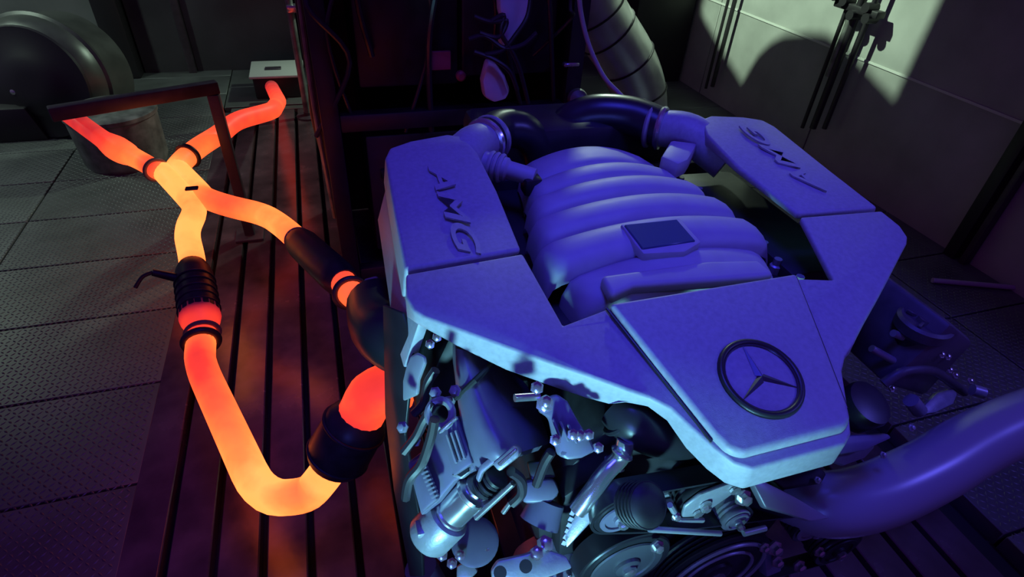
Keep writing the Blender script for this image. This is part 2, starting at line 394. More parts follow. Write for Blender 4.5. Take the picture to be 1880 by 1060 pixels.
# left tail pipe with its swelling, right tail pipe
F0 = at_z(286, 312, 0.385); F1 = at_z(262, 297, 0.39); F2 = at_z(212, 272, 0.405); F3 = at_z(178, 248, 0.41); F4 = at_z(126, 210, 0.43)
hot_tube('tail_pipe', [XL1, F0, F1, F2, F3, F4], [0.95, 0.58, 0.86, 0.62, 0.42, 0.36], lambda t: PR * (0.92 + 0.34 * math.exp(-((t - .5) / .09) ** 2)), exh, 0.06, 0.06)
MB().torus(F0, (F1 - F0), PR + 0.001, 0.006).build('pipe_clamp', M['hot'], exh)
G0 = at_z(338, 292, 0.385); G1 = at_z(368, 268, 0.39); G2 = at_z(405, 246, 0.39); G3 = at_z(432, 222, 0.39); G4 = at_z(500, 204, 0.37); G5 = at_z(512, 186, 0.27); G6 = at_z(499, 160, 0.085)
hot_tube('tail_pipe', [XR1, G0, G1, G2, G3, G4, G5, G6], [0.95, 0.8, 0.74, 0.62, 0.56, 0.62, 0.60, 0.28], lambda t: PR * (1 + .25 * max(0, t - .6)), exh, 0.06, 0.06)
MB().torus(G0.lerp(G1, 0.25), (G1 - G0), PR + 0.002, 0.008).build('pipe_clamp', M['wrap'], exh)

# stand that carries the tail pipes
st = thing('pipe_stand', (-0.76, 2.057, 0.0), 'dark purple steel stand whose slanting rail carries the tail pipes', 'stand')
R0 = at_z(106, 207, 0.575); R1 = at_z(388, 161, 0.575)
rl = R1 - R0; ang = math.atan2(rl.y, rl.x)
MB().box((R0 + R1) / 2, (rl.length + 0.04, 0.034, 0.04), Matrix.Rotation(ang, 3, 'Z')).build('rail', M['frame'], st, bev=0.004)
MB().box((R1.x, R1.y, 0.2795), (0.036, 0.036, 0.551)).build('leg', M['frame'], st, bev=0.004)
MB().box((R1.x, R1.y, 0.0055), (0.10, 0.10, 0.011)).build('foot_plate', M['frame'], st, bev=0.003)
MB().tube([F4.lerp(F3, .1) + V((0, 0, .03)), R0.lerp(R1, .03)], 0.012, 10).build('hanger', M['frame'], st)

# zinc pot behind the left tail pipe
pc = at_z(236, 292, 0.0)
pt = MB().lathe(pc, (0, 0, 1), [(0, .165), (.02, .172), (.215, .180), (.222, .186), (.238, .186), (.243, .178), (.246, .10), (.247, .02)], 40).build('zinc_pot', M['pot'], None, sharp=30)
tag(pt, 'weathered zinc pot standing on the tread plates behind the left tail pipe', 'pot')

# black drum with a pale steel rim
dc = at_y(78, 150, 3.3)
dr = thing('blower_drum', (dc.x, dc.y, 0), 'big black drum with pale steel rim standing against the back wall', 'drum')
dax = V((-0.30, -1.0, 0.12)).normalized()
MB().lathe(dc, dax, [(-.26, .20), (-.25, .285), (-.06, .285), (-.05, .300), (-.03, .304), (-.022, .290), (.01, .284), (.045, .262), (.056, .25)], 56).build('shell', M['drumrim'], dr, sharp=25)
fc = MB().lathe(dc + dax * 0.055, dax, [(0, .256), (.010, .25), (.014, .15), (.03, .13), (.034, .05)], 48).build('face_disc', M['drum'], dr)
MB().lathe(at_plane(28, 168, dc + dax * .070, dax), dax, [(0, .016), (.014, .016), (.02, .008)], 12).build('bolt', M['steel'], fc)
for s in (-0.18, 0.18):
    MB().prism([(dc.x + s - .1, dc.y - .10, 0.16), (dc.x + s + .1, dc.y - .10, 0.16), (dc.x + s + .14, dc.y - .1, 0.0), (dc.x + s - .14, dc.y - .1, 0.0)], (0, 0.34, 0)).build('foot', M['drum'], dr, bev=0.006)

# extraction box with pale lid where the right tail pipe ends
bx_ = at_z(508, 141, 0.13)
eb = thing('extraction_box', (bx_.x, bx_.y + .14, 0), 'low black box with pale grey lid taking the end of the right tail pipe', 'box')
MB().box((bx_.x, bx_.y + .15, 0.0605), (0.27, 0.27, 0.121)).build('body', M['drum'], eb, bev=0.008)
MB().box((bx_.x, bx_.y + .145, 0.129), (0.30, 0.30, 0.016)).build('lid', M['pale'], eb, bev=0.006)
MB().box((bx_.x - .02, bx_.y + .13, 0.140), (0.09, 0.05, 0.006)).build('latch', M['frame'], eb, bev=0.002, seg=1)

# upright pole with a clamp beside the rack
px = at_z(556, 195, 0.0); py = 3.30
pp = thing('upright_pole', (at_y(548, 110, py).x, py, 0), 'thin grey upright pole with a bright clamp left of the black rack', 'pole')
bx = at_y(548, 110, py).x
MB().cyl((bx, py, 0), (bx, py, 1.7), 0.018, n=14).build('shaft', M['pot'], pp)
MB().lathe((bx, py, 0), (0, 0, 1), [(0, .06), (.01, .06), (.014, .02), (.03, .02)], 20).build('base', M['frame'], pp)
cz = at_y(543, 14, py).z
ck = MB().box((bx + 0.02, py - 0.01, cz), (0.07, 0.05, 0.035)).build('clamp', M['steel'], pp, bev=0.006)
MB().cyl((bx + .04, py - .03, cz), (bx + .04, py - .06, cz), 0.012, n=10).build('knob', M['steel'], ck)

# ================================================================== BLACK RACK BEHIND THE ENGINE
rk = thing('equipment_rack', (0.05, 1.9, 0), 'tall black rack full of boxes and leads standing behind the engine', 'rack')
RX0, RX1, RY0, RY1, RZ1 = -0.41, 0.30, 1.62, 2.25, 1.28
for x in (RX0, RX1):
    for y in (RY0, RY1):
        MB().box((x, y, RZ1 / 2), (0.05, 0.05, RZ1)).build('post', M['rack'], rk, bev=0.004)
for z in (0.10, 0.62, RZ1 - 0.03):
    MB().box(((RX0 + RX1) / 2, RY0, z), (RX1 - RX0 - .05, 0.04, 0.05)).build('crossbar', M['rack'], rk, bev=0.004)
MB().box(((RX0 + RX1) / 2, RY1 - 0.04, RZ1 / 2), (RX1 - RX0 - .05, 0.015, RZ1 - .02)).build('back_panel', M['rack'], rk)
MB().box((RX0 + 0.005, (RY0 + RY1) / 2, RZ1 / 2), (0.012, RY1 - RY0 - .05, RZ1 - .04)).build('side_panel', M['rack'], rk)
MB().box((RX1 - 0.005, (RY0 + RY1) / 2, RZ1 / 2), (0.012, RY1 - RY0 - .05, RZ1 - .04)).build('side_panel', M['rack'], rk)
for (x, z, sx, sz, d) in ((-0.17, 0.36, 0.30, 0.40, 0.30), (0.12, 0.34, 0.28, 0.36, 0.36), (-0.18, 0.92, 0.28, 0.44, 0.34), (0.11, 0.93, 0.28, 0.42, 0.42)):
    m = MB().box((x, RY0 + d / 2 + 0.03, z), (sx, d, sz)).build('instrument_box', M['rack'], rk, bev=0.008)
    for k in range(3):
        MB().box((x - sx * .3 + k * sx * .3, RY0 + 0.024, z + sz * .2), (0.05, 0.014, 0.03)).build('connector', M['block'], m, bev=0.003, seg=1)
q = at_y(806, 110, RY0 - 0.02)
MB().box((q.x, RY0 - 0.026, q.z), (0.062, 0.008, 0.050)).build('red_label', M['redlabel'], rk, bev=0.002, seg=1)['label'] = 'dull red label plate'
q = at_y(845, 138, RY0 - 0.02); MB().lathe((q.x, RY0 - .02, q.z), (0, -1, 0), [(0, .014), (.012, .014), (.018, .008)], 12).build('push_button', M['redlabel'], rk)
# slim uprights, hoses and leads on the left face and the front
random.seed(11)
for k in range(9):
    y = RY0 + 0.06 + 0.06 * k; z0 = random.uniform(0.1, 0.5); z1 = random.uniform(0.75, 1.2); x = RX0 - random.uniform(0.012, 0.03)
    MB().tube(smooth_path([(x, y, z1), (x - random.uniform(.0, .02), y + random.uniform(-.03, .03), (z0 + z1) / 2), (x, y + random.uniform(-.03, .03), z0)], 5), random.uniform(.006, .012), 8).build('lead', M['cable'] if k % 3 else M['pot'], rk)
for k in range(10):
    x = -0.40 + 0.075 * k + random.uniform(-.02, .02); z0 = random.uniform(0.55, 0.8); z1 = random.uniform(0.95, 1.2); y = RY0 - random.uniform(0.03, 0.05)
    MB().tube(smooth_path([(x, RY0, z1), (x + random.uniform(-.04, .04), y - 0.03, z1 - 0.08), (x + random.uniform(-.08, .08), y - .02, (z0 + z1) / 2), (x + random.uniform(-.1, .1), RY0 + .01, z0)], 6), random.uniform(.004, .009), 8).build('lead', M['cable'], rk)
# blue-lit sleeve hanging in front of the rack with dark leads over it
SY = 1.52
def slab(name, pix, y, th, m, parent=None, bev=0.004):
    return MB().prism([at_y(a, b, y) for a, b in pix], (0, th, 0)).build(name, m, parent, bev=bev)
sv = thing('hanging_sleeve', at_y(930, 120, SY), 'pale blue lit fabric sleeve hanging among dark leads on the rack front', 'sleeve')
slab('upper_sleeve', [(916, -20), (978, -20), (970, 40), (944, 78), (930, 90), (918, 82), (926, 52), (918, 20)], SY, 0.04, M['blueplate'], sv, 0.01)
slab('lower_sleeve', [(896, 112), (912, 118), (928, 140), (938, 168), (930, 184), (908, 190), (890, 180), (886, 150)], SY, 0.04, M['blueplate'], sv, 0.01)
for a in ([(975, -10), (968, 30), (948, 62), (922, 92), (890, 100)], [(860, 72), (890, 66), (925, 88), (960, 82), (985, 60)], [(870, 30), (900, 40), (930, 38), (915, 68), (880, 60)], [(900, 40), (925, 28), (920, 60), (940, 95), (955, 130), (970, 190)], [(870, 95), (905, 108), (935, 130), (950, 165)]):
    t = MB().tube(smooth_path([at_y(x, y, SY - 0.03) for x, y in a], 6), 0.006, 8).build('lead', M['cable'], rk)
q = at_y(1060, 182, 1.55)
b = MB().lathe((q.x, q.y, q.z), (-.2, -1, .3), [(-.03, .01), (-.022, .024), (0, .031), (.02, .026), (.03, .012), (.032, .001)], 20).build('float_ball', M['pot'], rk); b['label'] = 'small grey ball'
MB().box(at_y(1048, 118, 1.6), (0.05, 0.02, 0.012)).build('bright_tag', M['steel'], rk, bev=0.003, seg=1)

# ================================================================== DUCT, CABLES, RIGHT WALL PIPES
dy = 2.55
D = [at_y(1060, -110, dy), at_y(1085, 0, dy), at_y(1108, 45, dy), at_y(1150, 110, dy), at_y(1172, 170, dy), at_y(1176, 240, dy)]
path = smooth_path(D, 5)
du = thing('air_duct', (D[-1].x, dy, 0), 'fat galvanised elbow duct with joint bands rising behind the engine', 'duct')
MB().tube(path, 0.135, 28).build('bent_pipe', M['duct'], du)
for f in (7, 11, 15, 20):
    T = (path[f + 1] - path[f - 1]); MB().torus(path[f], T, 0.136, 0.005, 32, 8).build('joint_band', M['block'], du)
MB().cyl(D[-1], (D[-1].x, dy, 0.0), 0.135, n=28).build('lower_pipe', M['duct'], du)
cb = MB().tube(smooth_path([at_y(1062, -40, 1.50), at_y(1066, 20, 1.50), at_y(1082, 85, 1.50), at_y(1108, 140, 1.48), at_y(1135, 170, 1.45), at_y(1165, 200, 1.40)], 7), 0.0065, 10).build('hanging_cable', M['palecable'], None)
tag(cb, 'thin pale cable hanging in a long arc in front of the duct', 'cable')
def conduits(label, xs, wx, nm, ztop=1.7):
    """each conduit: photo pixels (top, bottom), radius"""
    o = None
    pts = [(at_x(*a, wx), at_x(*b, wx), r) for a, b, r in xs]
    root = thing(nm, (wx, pts[0][1].y, max(0, pts[0][1].z)), label, 'conduit', None)
    for a, b, r in pts:
        yy = (a.y + b.y) / 2
        MB().cyl((wx, yy, max(0.0, b.z)), (wx, yy, ztop), r, n=12).build('pipe', M['drum'], root)
    return root, pts
r1, p1 = conduits('pair of thin dark pipes on the right wall nearest the far corner', [((1322, 0), (1308, 170), .009), ((1337, 0), (1318, 165), .013)], 1.95, 'wall_pipe_pair')
r2, p2 = conduits('three dark pipes with clamps on the middle of the right wall', [((1548, 0), (1482, 240), .010), ((1572, 0), (1500, 240), .017), ((1598, 0), (1520, 240), .012)], 1.94, 'wall_pipe_set')
yy = [(a.y + b.y) / 2 for a, b, r in p2]; zc = at_x(1575, 16, 1.94).z
MB().box((1.94, sum(yy) / 3, zc), (0.05, 0.26, 0.03)).build('clamp', M['drum'], r2, bev=0.005)
for k, dz in ((yy[0] + .06, .03), (yy[0], .02), (yy[1], -.025), (yy[2], 0.02), (yy[2] - .02, -.02)):
    MB().cyl((1.90, k, zc + dz), (1.96, k, zc + dz), 0.022, n=12).build('clamp_knob', M['drum'], r2)
MB().cyl((1.935, yy[0] - 0.045, zc), (1.935, yy[0] - 0.045, 0.45), 0.016, n=12).build('gauge_tube', M['pot'], r2)
py0 = at_x(1770, 440, 1.98).y
MB().box((1.985, py0 + .012, 0.9), (0.05, 0.05, 1.8)).build('trim_3', M['drum'], None, bev=0.005, kind='structure')
MB().box((1.985, py0 - 0.045, 0.9), (0.04, 0.025, 1.8)).build('trim_4', M['frame'], None, bev=0.005, kind='structure')
a = at_z(1712, 515, 0.012); b = at_z(1960, 537, 0.012)
rd = MB().cyl(a, b, 0.010, n=12).build('rod', M['palecable'], None)
tag(rd, 'slim bright metal rod lying on the dark tread plates beyond the engine cover', 'rod')

# added out-of-view panel, outline cut to shape the lamp's shadow on the right wall
blk = thing('shadow_blocker', (0.95, 2.6, 0.95), 'added unseen dark panel overhead, cut to throw the stepped shadow on the right wall', 'shadow blocker')
sil = [(3.60, 0.95), (3.60, 1.80), (3.33, 1.675), (3.18, 1.572), (3.092, 1.531), (3.008, 1.492), (2.915, 1.452), (2.886, 1.529), (2.854, 1.569), (2.822, 1.591), (2.755, 1.614), (2.694, 1.626), (2.641, 1.616), (2.561, 1.59), (2.478, 1.562), (2.48, 2.0), (1.7, 2.0), (1.7, 0.95)]
MB().prism([(0.95, y, z) for y, z in sil], (0.03, 0, 0)).build('body', M['rack'], blk, bev=0.003, seg=1)
for y, z in ((3.5, 1.7), (1.9, 1.99)):
    MB().cyl((0.965, y, z), (0.965, y, 2.6), 0.010, n=10).build('blocker_rod', M['rack'], blk)

# ================================================================== ENGINE
en = thing('engine', (0, 0.55, 0), 'large engine under a blue lit V-shaped cover with a three-pointed star', 'engine')

# --- dark core: block, sump, heads, mounts on the bed
MB().prism([(-.20, .36, .30), (.20, .36, .30), (.24, .36, .62), (.16, .36, .74), (-.16, .36, .74), (-.24, .36, .62)], (0, .50, 0)).build('engine_block', M['block'], en, bev=0.012)
MB().prism([(-.16, .40, .30), (.16, .40, .30), (.12, .40, .14), (-.12, .40, .14)], (0, .42, 0)).build('oil_sump', M['block'], en, bev=0.012)
for s in (-1, 1):
    MB().prism([(s * .20, .51, .60), (s * .33, .51, .54), (s * .36, .51, .66), (s * .31, .51, .785), (s * .19, .51, .79)], (0, .33, 0)).build('cylinder_head', M['block'], en, bev=0.01)
    mt = MB().box((s * .28, .62, .21), (0.10, 0.10, .40)).build('engine_mount', M['rack'], en, bev=0.006)
    MB().box((s * .28, .62, .0052), (0.16, 0.16, .0104)).build('mount_foot', M['rack'], mt, bev=0.003, seg=1)
MB().box((0, .885, .66), (.62, .025, .26)).build('rear_bulkhead', M['black'], en, bev=0.006)
MB().box((.03, .985, .66), (.40, .14, .40)).build('rear_cover', M['black'], en, bev=0.02)
# valley floor under the manifold
MB().box((0, .66, .755), (.40, .44, .03)).build('valley_plate', M['black'], en, bev=0.006)
for k in range(8):
    for s in (-1, 1):
        MB().lathe((s * random.uniform(.185, .20), .50 + k * .045, .77), (0, 0, 1), [(0, .009), (.012, .009), (.014, .006), (.024, .006)], 8).build('valley_bolt', M['violet'], en)

# --- cover: shell, arms, raised middle panel, badge, lettering
cov = MB().box((0, .50, .765), (.24, .04, .02)).build('engine_cover', M['black'], en, bev=0.004)
cov['label'] = 'blue lit cover with raised middle panel and two arms'
front = [(.354, .5490, .854, 1.0), (.360, .515, .847, .9), (.355, .494, .8420, .45), (.345, .484, .8395, .40), (.313, .463, .833, .75), (.265, .431, .824, 1), (.225, .405, .8165, 1), (.187, .381, .810, 1),
         (.163, .365, .8055, .92), (.150, .356, .803, .55), (.130, .345, .799, .45), (.113, .329, .7945, .60), (.100, .305, .787, .95), (.086, .280, .780, 1.0), (.074, .262, .776, 1), (.058, .252, .7735, 1)]
back = [(.133, .459, .831, .4), (.192, .449, .826, .35), (.209, .5535, .8585, .28)]
loop = [(-x, y, z, d) for x, y, z, d in front] + [(x, y, z, d) for x, y, z, d in reversed(front)] + [(x, y, z, d) for x, y, z, d in reversed(back)] + [(-x, y, z, d) for x, y, z, d in back]
MB().prism([(x, y, z) for x, y, z, d in loop], (0, 0, -0.036), [d for x, y, z, d in loop]).build('front_shell', M['cover'], cov, bev=0.0035, seg=3)
for s in (-1, 1):
    arm = [(.354, .5565, .8555), (.350, .66, .867), (.343, .80, .885), (.333, .824, .889), (.30, .838, .8915), (.24, .850, .893), (.216, .842, .891), (.203, .80, .880), (.2005, .70, .868), (.2085, .561, .8595)]
    MB().prism([(s * x, y, z) for x, y, z in arm], (s * 0.006, 0, -0.045), [1, 1, 1, 1, 1, .8, .6, .5, .28, .22]).build('arm_panel', M['cover'], cov, bev=0.0045, seg=3)
    # outer flank under the arm
    MB().prism([(s * .349, .50, .820), (s * .352, .56, .822), (s * .342, .80, .848), (s * .334, .82, .85), (s * .325, .82, .85), (s * .335, .5, .82)], (s * 0.022, 0, -0.07)).build('side_skirt', M['cover'], cov, bev=0.003)
mid = [(-.1325, .4575, .838), (.1325, .4575, .838), (.107, .365, .811), (.0845, .288, .7895), (.077, .272, .785), (.064, .264, .783), (-.064, .264, .783), (-.077, .272, .785), (-.0845, .288, .7895), (-.107, .365, .811)]
MB().prism([(x, y, z + .003) for x, y, z in mid], (0, 0, -0.017)).build('middle_panel', M['cover'], cov, bev=0.0055, seg=3)
for s in (-1, 1): MB().tube([(s * .1345, .4575, .8325), (s * .108, .363, .806), (s * .0865, .287, .7835)], .0017, 8).build('panel_seam', M['black'], cov)
nrm = V((0, -0.272, 0.962)).normalized()
sc = at_plane(1397, 694, V((0, .334, .8052)), nrm)
sc.x = 0.0
em = MB().torus(sc + nrm * 0.001, nrm, 0.0452, 0.0042, 44, 10).build('star_badge', M['black'], cov)
em['label'] = 'dark ring badge with three-pointed star'
MB().lathe(sc - nrm * 0.002, nrm, [(0, .044), (.0025, .044), (.003, .0425), (.0028, .001)], 44).build('badge_dish', M['cover'], cov)
ex = V((1, 0, 0)); ey = nrm.cross(ex)
star = MB(); ctr = sc + nrm * 0.0045
for k in range(3):
    a = math.radians(90 + 120 * k); d = ex * math.cos(a) + ey * math.sin(a); p = nrm.cross(d)
    b0 = sc + nrm * 0.0012; tip = b0 + d * 0.043
    a1 = a + math.radians(60); a2 = a - math.radians(60)
    v1 = b0 + (ex * math.cos(a1) + ey * math.sin(a1)) * 0.0065; v2 = b0 + (ex * math.cos(a2) + ey * math.sin(a2)) * 0.0042
    star.add([ctr, v1, tip + nrm * 0.0008, v2], [(0, 1, 2), (0, 2, 3)])
star.build('star', M['badge2'], cov, sharp=5)
MB().torus(sc + nrm * 0.002, nrm, 0.0415, 0.0014, 44, 6).build('star_ring', M['badge2'], cov)
# raised lettering on both arms
tm = text_mesh('AMG', 0.043, 0.0014, 0.30, 1.0); tm.materials.append(M['cover'])
for s, px, py in ((-1, 828, 378), (1, 1434, 292)):
    t = bpy.data.objects.new('lettering', tm); COL.objects.link(t)
    pa, pb, pc_ = V((s * .354, .5565, .8555)), V((s * .2085, .561, .8595)), V((s * .334, .822, .8888))
    zd = (pb - pa).cross(pc_ - pa).normalized(); zd = zd if zd.z > 0 else -zd
    xd = V((0, s, 0)); xd = (xd - zd * xd.dot(zd)).normalized(); up = zd.cross(xd)
    c = at_plane(px, py, pa, zd)
    place(t, c + zd * 0.0016, cov)
    t.rotation_euler = Matrix((xd, up, zd)).transposed().to_euler(); t.scale = (2.0, 0.95, 1)

# --- ribbed intake manifold in the V
man = MB().prism([(-.12, .49, .80), (.12, .49, .80), (.13, .60, .80), (.10, .86, .80), (-.10, .86, .80), (-.13, .60, .80)], (0, 0, -.035)).build('intake_manifold', M['manifold'], en, bev=0.01)
man['label'] = 'ribbed arched plenum between the cover arms'
def band(y0, y1, hw, zc, xc=0.0, slope=0.0, drop=0.055, hgt=0.010, hw2=None):
    rows = []; hw2 = hw2 or hw
    prof = [(0.0, -0.018), (0.03, -0.006), (0.10, 0.002), (0.28, hgt * .8), (0.55, hgt), (0.80, hgt * .7), (0.91, hgt * .2), (0.97, -0.006), (1.0, -0.018)]
    for v, h in prof:
        y = y0 + (y1 - y0) * v; row = []; w0 = hw + (hw2 - hw) * v
        for i in range(33):
            t = -1 + 2 * i / 32; a = abs(t)
            if a < 0.82: u = t / 0.82; x = u * (w0 - 0.022); z = -0.020 * u * u
            else:
                b = (a - 0.82) / 0.18; x = math.copysign(w0 - 0.022 + 0.022 * math.sin(b * math.pi / 2), t); z = -0.020 - drop * (1 - math.cos(b * math.pi / 2))
            row.append(V((xc + x, y - 0.02 * (1 - (t * t)) * 0 + 0.0, zc + slope * (y - y0) + z + h)))
        rows.append(row)
    return MB().grid(rows).build('runner_band', M['manifold'], man, sharp=50)
band(.487, .548, .150, .826, slope=0.20, hgt=0.006, hw2=.156)
band(.545, .612, .178, .842, slope=0.12, hw2=.174)
band(.609, .672, .166, .850, slope=0.06, hw2=.162)
band(.669, .728, .152, .853, slope=0.04, hw2=.146)
band(.725, .780, .136, .854, slope=0.0, hgt=0.008, hw2=.13)
band(.777, .868, .128, .853, slope=-0.08, hgt=0.007, hw2=.112)
# raised pad with the dark badge
bo = V((0, .574, .858)); bn = V((0, -0.16, 1)).normalized()
bp = [at_plane(x, y, bo, bn) for x, y in ((1146, 412), (1243, 402), (1278, 442), (1180, 457))]
pad = [at_plane(x, y, bo - bn * .002, bn) for x, y in ((1139, 410), (1247, 398), (1289, 444), (1258, 462), (1182, 466), (1166, 448))]
MB().prism(pad, -bn * 0.016).build('badge_pad', M['manifold'], man, bev=0.004, seg=2)
bg_ = MB().prism(bp, -bn * 0.006).build('badge_plate', M['badge'], man, bev=0.0015, seg=1); bg_['label'] = 'dark blank badge plate'
# front lip of the plenum
MB().prism([at_plane(x, y, V((0, .49, .835)), bn) for x, y in ((1104, 505), (1300, 478), (1392, 476), (1424, 503), (1395, 508), (1165, 524), (1124, 543))], -bn * 0.02).build('front_lip', M['manifold'], man, bev=0.006, seg=3)

# --- intake ducts leaving the arms toward the air hoses
for s in (-1, 1):
    a0 = V((s * .255, .79, .832)); a1 = V((s * .205, .852, .860)); a2 = V((s * .168, .888, .858))
    sn = MB().tube(smooth_path([a0, a1, a2], 6), [.038 - .006 * i / 12 for i in range(13)], 20).build('intake_snout', M['cover'], en)
    MB().torus(a2, (a2 - a1), .034, .006, 28, 8).build('hose_clamp', M['steel'], sn)
    MB().torus(a2 + (a2 - a1) * .4, (a2 - a1), .035, .005, 28, 8).build('hose_clamp', M['violet'], sn)
# ribbed vent pipe from the left snout to the plenum, blue block on the right
q0 = at_z(888, 300, .850); q1 = at_z(982, 326, .842)
vb = MB().tube([q0, q0.lerp(q1, .45), q0.lerp(q1, .5), q1], [.020, .019, .015, .014], 14).build('breather_pipe', M['manifold'], en)
for t in (.14, .24, .34): MB().torus(q0.lerp(q1, t), q1 - q0, .020, .004, 20, 6).build('rib_ring', M['manifold'], vb)
MB().box(q1 + V((-.005, 0, -.012)), (.03, .03, .03)).build('pipe_boss', M['black'], vb, bev=0.006)
MB().prism([at_z(x, y, .862) for x, y in ((1232, 256), (1282, 262), (1264, 292), (1246, 300), (1214, 286))], (0, 0, -.03)).build('breather_block', M['manifold'], en, bev=0.006)

# black air hoses
h1 = MB().tube(smooth_path([(-.168, .888, .858), (-.130, .925, .862), (-.085, .935, .850), (-.055, .935, .80), (-.05, .93, .70)], 7), .034, 20).build('air_hose', M['rubber'], None)
tag(h1, 'black air hose curving down from the clamp of the left cover arm', 'hose')
h2 = MB().tube(smooth_path([(.168, .888, .858), (.125, .935, .866), (.06, .972, .858), (.015, .985, .82), (.0, .99, .70)], 7), .036, 20).build('air_hose', M['rubber'], None)
tag(h2, 'black air hose running from the clamp of the right cover arm down behind the plenum', 'hose')

# --- left front: cam housing, ribbed head cover, valve and sensors
def disc(name, px, py, y, n, prof, m, parent, seg=24):
    return MB().lathe(at_y(px, py, y), n, prof, seg).build(name, m, parent)
def rod(name, pa, ya, pb, yb, r, m, parent, r2=None, n=14):
    return MB().cyl(at_y(*pa, ya), at_y(*pb, yb), r, r2, n).build(name, m, parent)
def plate(name, pix, o, n, th, m, parent, bev=0.002, seg=2):
    n = V(n).normalized(); o = at_y(*o[:2], o[2])
    return MB().prism([at_plane(x, y, o, n) for x, y in pix], -n * th).build(name, m, parent, bev=bev, seg=seg)
def bolt(px, py, y, n, r, parent, m='steel'):
    return disc('bolt', px, py, y, n, [(0, r), (r * .3, r), (r * .32, r * .62), (r * 1.0, r * .62), (r * 1.1, r * .4)], M[m], parent, 6)

PN = V((-.50, -.50, .70)).normalized()
hrows = [((838, 640), (893, 655), .475), ((838, 690), (925, 698), .452), ((840, 735), (955, 736), .432), ((848, 790), (985, 772), .405), ((860, 838), (1006, 804), .382), ((868, 858), (1010, 814), .374), ((871, 866), (1006, 822), .374)]
rings = []
for (lx, ly), (rx, ry), yy in hrows:
    fr_ = []; bk_ = []
    for i in range(13):
        t = i / 12; d = yy + .030 * t * t - .040 * math.sin(math.pi * min(1, t * 1.02)) ** .8 * (rx - lx) / 150
        fr_.append(at_y(lx + (rx - lx) * t, ly + (ry - ly) * t, d)); bk_.append(fr_[-1] + V((.01, .07, -.01)))
    rings.append(fr_ + bk_[::-1])
hm = MB(); n_ = len(rings[0])
hm.add([p for r in rings for p in r], [(i * n_ + k, i * n_ + (k + 1) % n_, (i + 1) * n_ + (k + 1) % n_, (i + 1) * n_ + k) for i in range(len(rings) - 1) for k in range(n_)] + [tuple(range(n_)), tuple(range((len(rings) - 1) * n_, len(rings) * n_))])
hm.build('cam_housing', M['alu2'], en, sharp=50)
MB().tube([at_y(838, 731, .432), at_y(872, 699, .4235), at_y(908, 664, .456)], .0035, 8).build('housing_seam', M['block'], en)
head = plate('head_cover', ((798, 790), (838, 762), (846, 772), (874, 862), (834, 886), (802, 924), (772, 950), (746, 850), (772, 830)), (815, 850, .390), PN, .05, M['alu2'], en, .004)
plate('rib_panel', ((806, 790), (838, 770), (868, 852), (832, 876)), (815, 850, .383), PN, .012, M['alu2'], head, .003)
plate('rib_panel', ((752, 852), (772, 838), (802, 918), (774, 942)), (815, 850, .383), PN, .012, M['alu2'], head, .003)
for k in range(10):
    f = k / 9; x = 764 + 27 * f; y = 848 + 66 * f
    plate('rib', ((x, y), (x + 12, y - 6), (x + 13, y - 3), (x + 1, y + 3)), (815, 850, .379), PN, .005, M['alu'], head, .0, 1)
for k in range(3):
    plate('rib', ((818 + k * 8, 800 - k * 4), (821 + k * 8, 798 - k * 4), (838 + k * 8, 850 - k * 4), (835 + k * 8, 852 - k * 4)), (815, 850, .379), PN, .005, M['alu'], head, .0, 1)
plate('edge_lip', ((802, 792), (834, 764), (838, 769), (806, 798)), (815, 790, .378), PN, .008, M['steel'], head, .002)
plate('edge_lip', ((772, 944), (802, 920), (806, 926), (776, 950)), (790, 930, .372), PN, .008, M['steel'], head, .002)
plate('oil_gallery', ((826, 874), (862, 846), (864, 866), (846, 882)), (846, 868, .372), PN, .012, M['alu'], head, .003)
plate('gallery_hole', ((838, 872), (858, 856), (860, 866), (846, 876)), (846, 868, .369), PN, .004, M['block'], head, 0)

# actuator: cylinder, cap, connector, socket
AY = .362
ca = at_y(826, 946, AY); cd = (at_y(783, 990, AY - .002) - ca).normalized()
cyl_end = at_y(880, 893, AY)
act = MB().lathe(ca + cd * .004, cyl_end - ca, [(0, .019), (.002, .0215), (.008, .0215), (.010, .0195), (.044, .0195), (.047, .022), (.052, .022), (.054, .016), (.058, .016)], 28).build('actuator_cylinder', M['steel'], en)
MB().lathe(ca, cd, [(0, .020), (.002, .0265), (.005, .0275), (.040, .0275), (.045, .024), (.046, .001)], 30).build('actuator_cap', M['alu'], act)
MB().box(ca + cd * 0.022 + V((-.020, -.004, .012)), (.013, .02, .010)).build('cap_lug', M['alu'], act, bev=0.003)
pa_ = at_y(884, 898, AY - .012); pd_ = (at_y(922, 866, AY - .016) - pa_).normalized()
MB().lathe(pa_, pd_, [(0, .013), (.008, .0145), (.011, .012), (.018, .012), (.020, .0145), (.028, .0145), (.030, .010)], 16).build('plug_connector', M['black'], act)
for t in (.006, .014, .022): MB().torus(pa_ + pd_ * t, pd_, .0142, .002, 18, 6).build('plug_rib', M['black'], act)
plate('socket', ((902, 852), (942, 818), (954, 828), (952, 840), (916, 868)), (925, 845, .325), (-.4, -.6, .7), .02, M['alu'], act, .003)
plate('socket_ridge', ((912, 852), (946, 823), (949, 829), (918, 858)), (925, 845, .319), (-.4, -.6, .7), .006, M['steel'], act, .001, 1)
plate('crescent_bracket', ((872, 878), (880, 856), (896, 842), (910, 838), (908, 850), (886, 868), (878, 888)), (890, 862, .345), PN, .008, M['alu'], en, .002)
rod('dip_rod', (874, 951), .33, (942, 888), .325, .0035, M['steel'], en)
rod('dip_rod', (924, 941), .335, (938, 922), .335, .003, M['steel'], en)
